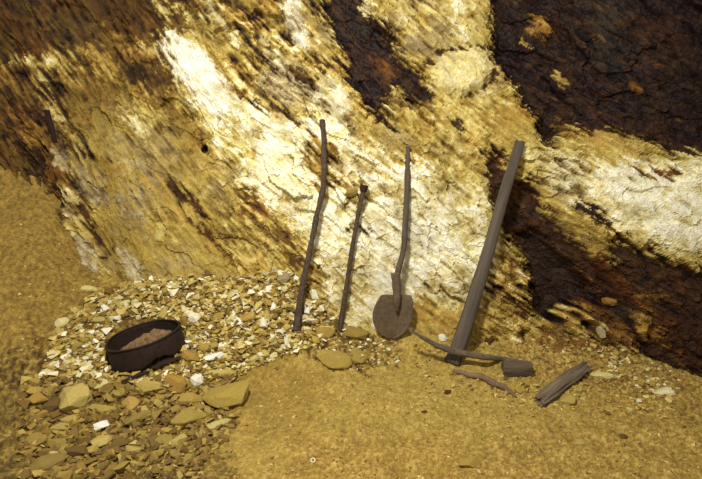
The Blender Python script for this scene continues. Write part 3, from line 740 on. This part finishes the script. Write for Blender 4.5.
def scatter(poly, count, smin, smax, kinds, where, grp):
    n = 0; tries = 0
    x0 = min(p[0] for p in poly); x1 = max(p[0] for p in poly); y0 = min(p[1] for p in poly); y1 = max(p[1] for p in poly)
    while n < count and tries < 6000:
        tries += 1; px = r.uniform(x0, x1); py = r.uniform(y0, y1)
        s = smin+(smax-smin)*r.random()**2*(.6+.4*(py-y0)/(y1-y0)) if tries < 4000 else smin
        if not inside(px, py, poly) or not free(px, py, s): continue
        T0, dT, H0, dH, adj = kinds[min(int(r.random()**.8*len(kinds)), len(kinds)-1)]
        o = place_stone(r.choice(SML), px, py, s, s*r.uniform(.55, .85), r.uniform(-90, 90), T0+r.uniform(-dT, dT), H0+r.uniform(-dH, dH), tiltr=r.uniform(-.25, .25), thick=.6)
        tag(o, adj+' '+where, 'stone', adj.split(' ')[0]+' '+grp); n += 1
CREAM = (.84, .08, .6, .3, 'cream angular chip of stone'); TAN = (.6, .06, 1.1, .25, 'tan angular chip of stone'); DULL = (.43, .06, 1.1, .3, 'dull brown angular chip of stone')
YEL = (.7, .06, 1.0, .2, 'yellowish angular chip of stone'); WHITE = (.95, .04, .2, .15, 'white quartz chip of stone')
scatter(UP, 118, 7, 15, [YEL, TAN, YEL, TAN, CREAM, WHITE], 'in the pale rubble heap behind and right of the sieve', 'chips in the pale rubble heap')
scatter(LOW, 76, 9, 20, [DULL, TAN, DULL, DULL, TAN], 'in the darker rubble in front of the sieve', 'chips in the darker front rubble')
scatter(MID, 10, 4, 8, [YEL, CREAM, TAN], 'around the cracked slabs by the shovel', 'chips by the shovel')
scatter(RGT, 26, 4, 9, [TAN, YEL, TAN, CREAM, DULL], 'on the gravelly floor around the split wood', 'chips around the split wood')
# ------------------------------------------------------------------ gravel: one mesh of small chips
def gravel(name, specs, lab):
    base_v, base_f = [], []
    for me in [hull_mesh(500+s, 8) for s in range(10)]:
        bm = bmesh.new(); bm.from_mesh(me); bmesh.ops.dissolve_limit(bm, angle_limit=.5, verts=bm.verts, edges=bm.edges); bmesh.ops.triangulate(bm, faces=bm.faces)
        base_v.append(np.array([v.co[:] for v in bm.verts])); base_f.append(np.array([[v.index for v in f.verts] for f in bm.faces])); bm.free()
    V, Fc, Cc = [], [], []; off = 0; rr = random.Random(5)
    for poly, cnt, s0, s1, ks, lift in specs:
        x0 = min(p[0] for p in poly); x1 = max(p[0] for p in poly); y0 = min(p[1] for p in poly); y1 = max(p[1] for p in poly); n = 0; tr = 0
        while n < cnt and tr < cnt*6:
            tr += 1
            px = rr.uniform(x0, x1); py = rr.uniform(y0, y1)
            if not inside(px, py, poly): continue
            if ((px-143)/40)**2+((py-347)/29)**2 < 1: continue
            n += 1
            q = on_ground(px, py); s = (s0+(s1-s0)*rr.random()**2.5)*np.linalg.norm(CAM-q)/F
            if q[1] > YC(q[0])+.05: continue
            k = rr.randrange(10); e = Matrix.Rotation(rr.uniform(0, 6.28), 3, 'Z')@Matrix.Rotation(rr.uniform(-.9, .9), 3, 'X')
            m_ = np.array(e)*s; v = (base_v[k]*np.array([1, rr.uniform(.5, .9), rr.uniform(.35, .65)]))@m_.T+np.array([q[0], q[1], float(G(q[0], q[1]))+s*lift])
            T0, dT, H0, dH = rr.choice(ks)[:4]
            c = colour(np.array(T0+rr.uniform(-dT, dT)*1.3), np.array(H0+rr.uniform(-dH, dH)))
            V.append(v); Fc.append(base_f[k]+off); Cc.append(np.repeat(c[None], len(v), 0)); off += len(v)
    V = np.concatenate(V); Fc = np.concatenate(Fc); Cc = np.concatenate(Cc)
    me = bpy.data.meshes.new(name); me.from_pydata(V.tolist(), [], Fc.tolist()); me.update()
    at = me.color_attributes.new('mineral', 'FLOAT_COLOR', 'POINT'); at.data.foreach_set('color', np.concatenate([Cc, np.ones((len(Cc), 1))], 1).astype(np.float32).ravel())
    o = link(name, me, 'gravel'); tag(o, lab, 'gravel', kind='stuff'); return o
UPG = [(50, 345), (66, 318), (90, 296), (130, 284), (165, 273), (240, 276), (300, 265), (334, 276), (345, 300), (352, 326), (312, 348), (262, 364), (235, 378), (195, 380), (100, 385), (40, 380)]
LOWG = [(20, 378), (240, 372), (236, 425), (214, 452), (200, 479), (20, 479)]
gravel('loose_gravel', [
 (UPG, 3600, 2.4, 10, [YEL, YEL, TAN, TAN, CREAM, TAN, DULL, DULL, CREAM], .14),
 (LOWG, 2000, 2.5, 12, [DULL, (.5, .06, 1.1, .3), DULL, (.37, .05, 1.1, .3), TAN], .1),
 ([(300, 268), (345, 280), (350, 330), (396, 340), (396, 360), (352, 374), (310, 350)], 420, 2, 6, [YEL, CREAM, DULL, TAN], .1),
 ([(395, 345), (520, 342), (600, 325), (680, 370), (680, 420), (520, 405), (400, 372)], 1100, 1.5, 6, [TAN, YEL, TAN, DULL, (.53, .05, 1.5, .2)], .08),
 ([(590, 350), (620, 344), (672, 372), (672, 400), (620, 390)], 300, 2, 6, [YEL, CREAM, TAN, DULL, (.55, .05, 1.5, .2)], .08),
 ([(200, 360), (700, 395), (700, 479), (190, 479)], 1500, 1.2, 4.2, [TAN, DULL, YEL, (.53, .05, 1.4, .2)], 0.03),
 ([(20, 210), (70, 240), (110, 290), (60, 330), (20, 370)], 260, 1.2, 4, [TAN, DULL, YEL], 0.0),
], 'loose gravel of small pale chips spread over the heap and floor')
# ------------------------------------------------------------------ tiny pale rings on the floor, scrap by the sieve
def ring(px, py, R, r_, lab):
    q = on_ground(px, py); bm = bmesh.new(); rs = []
    for i in range(20):
        a = 2*math.pi*i/20; rs.append([bm.verts.new(((R+r_*math.cos(b))*math.cos(a), (R+r_*math.cos(b))*math.sin(a), r_*math.sin(b))) for b in [2*math.pi*j/8 for j in range(8)]])
    for i in range(20):
        for j in range(8): bm.faces.new((rs[i][j], rs[(i+1) % 20][j], rs[(i+1) % 20][(j+1) % 8], rs[i][(j+1) % 8]))
    me = bpy.data.meshes.new('washer'); bm.to_mesh(me); bm.free(); o = link('washer', me, 'pale'); o.location = Vector(q)+Vector((0, 0, .004)); o.rotation_euler = (math.radians(32), 0, 0)
    tag(o, lab, 'washer')
ring(313, 461, .0085, .0026, 'tiny pale metal ring on the bare sandy floor')
ring(204, 443, .006, .002, 'tiny dull metal ring at the edge of the rubble below the big slab')
def scrap(pix, wd, m, lab, seed):
    P = [on_ground(*p)+np.array([0, 0, .022]) for p in pix]
    o = rod('metal_scrap', P, wd, m, n=24, sides=12, noise=.25, nscale=20, seed=seed, power=3, aspect=.3, endjag=.03); tag(o, lab, 'scrap metal')
scrap([(118, 387), (133, 381), (148, 376)], [.008, .018, .012], 'rust_dark', 'dark rusty strip of metal poking out below the front of the sieve', 41)
scrap([(154, 371), (166, 366), (180, 361)], [.014, .02, .008], 'rust_dark', 'small torn dark metal strip below the right side of the sieve', 43)
# ------------------------------------------------------------------ light
def area(loc, tgt, size, power, colr):
    l = bpy.data.lights.new('work_lamp', 'AREA'); l.shape = 'DISK'; l.size = size; l.energy = power; l.color = colr
    o = bpy.data.objects.new('work_lamp', l); C.objects.link(o); o.location = loc
    o.rotation_euler = (Vector(tgt)-Vector(loc)).to_track_quat('-Z', 'Y').to_euler(); return o
area((-.5, 1.2, 3.0), (0, 3.1, .8), 0.35, 122, (1, .965, .88))
w = bpy.data.worlds.new('mine_air'); bpy.context.scene.world = w; w.use_nodes = True
w.node_tree.nodes['Background'].inputs[0].default_value = (1, .94, .85, 1); w.node_tree.nodes['Background'].inputs[1].default_value = .43
cam = bpy.data.cameras.new('camera'); co = bpy.data.objects.new('camera', cam); C.objects.link(co)
cam.sensor_width = 36; cam.lens = F/702*36; cam.clip_start = .05
co.location = (0, 0, CH); co.rotation_euler = (math.radians(90)-TH, 0, 0)
sc = bpy.context.scene; sc.camera = co
sc.view_settings.view_transform = 'Standard'; sc.view_settings.look = 'None'; sc.view_settings.gamma = 1; sc.view_settings.use_curve_mapping = False
sc.view_settings.exposure = 0.0
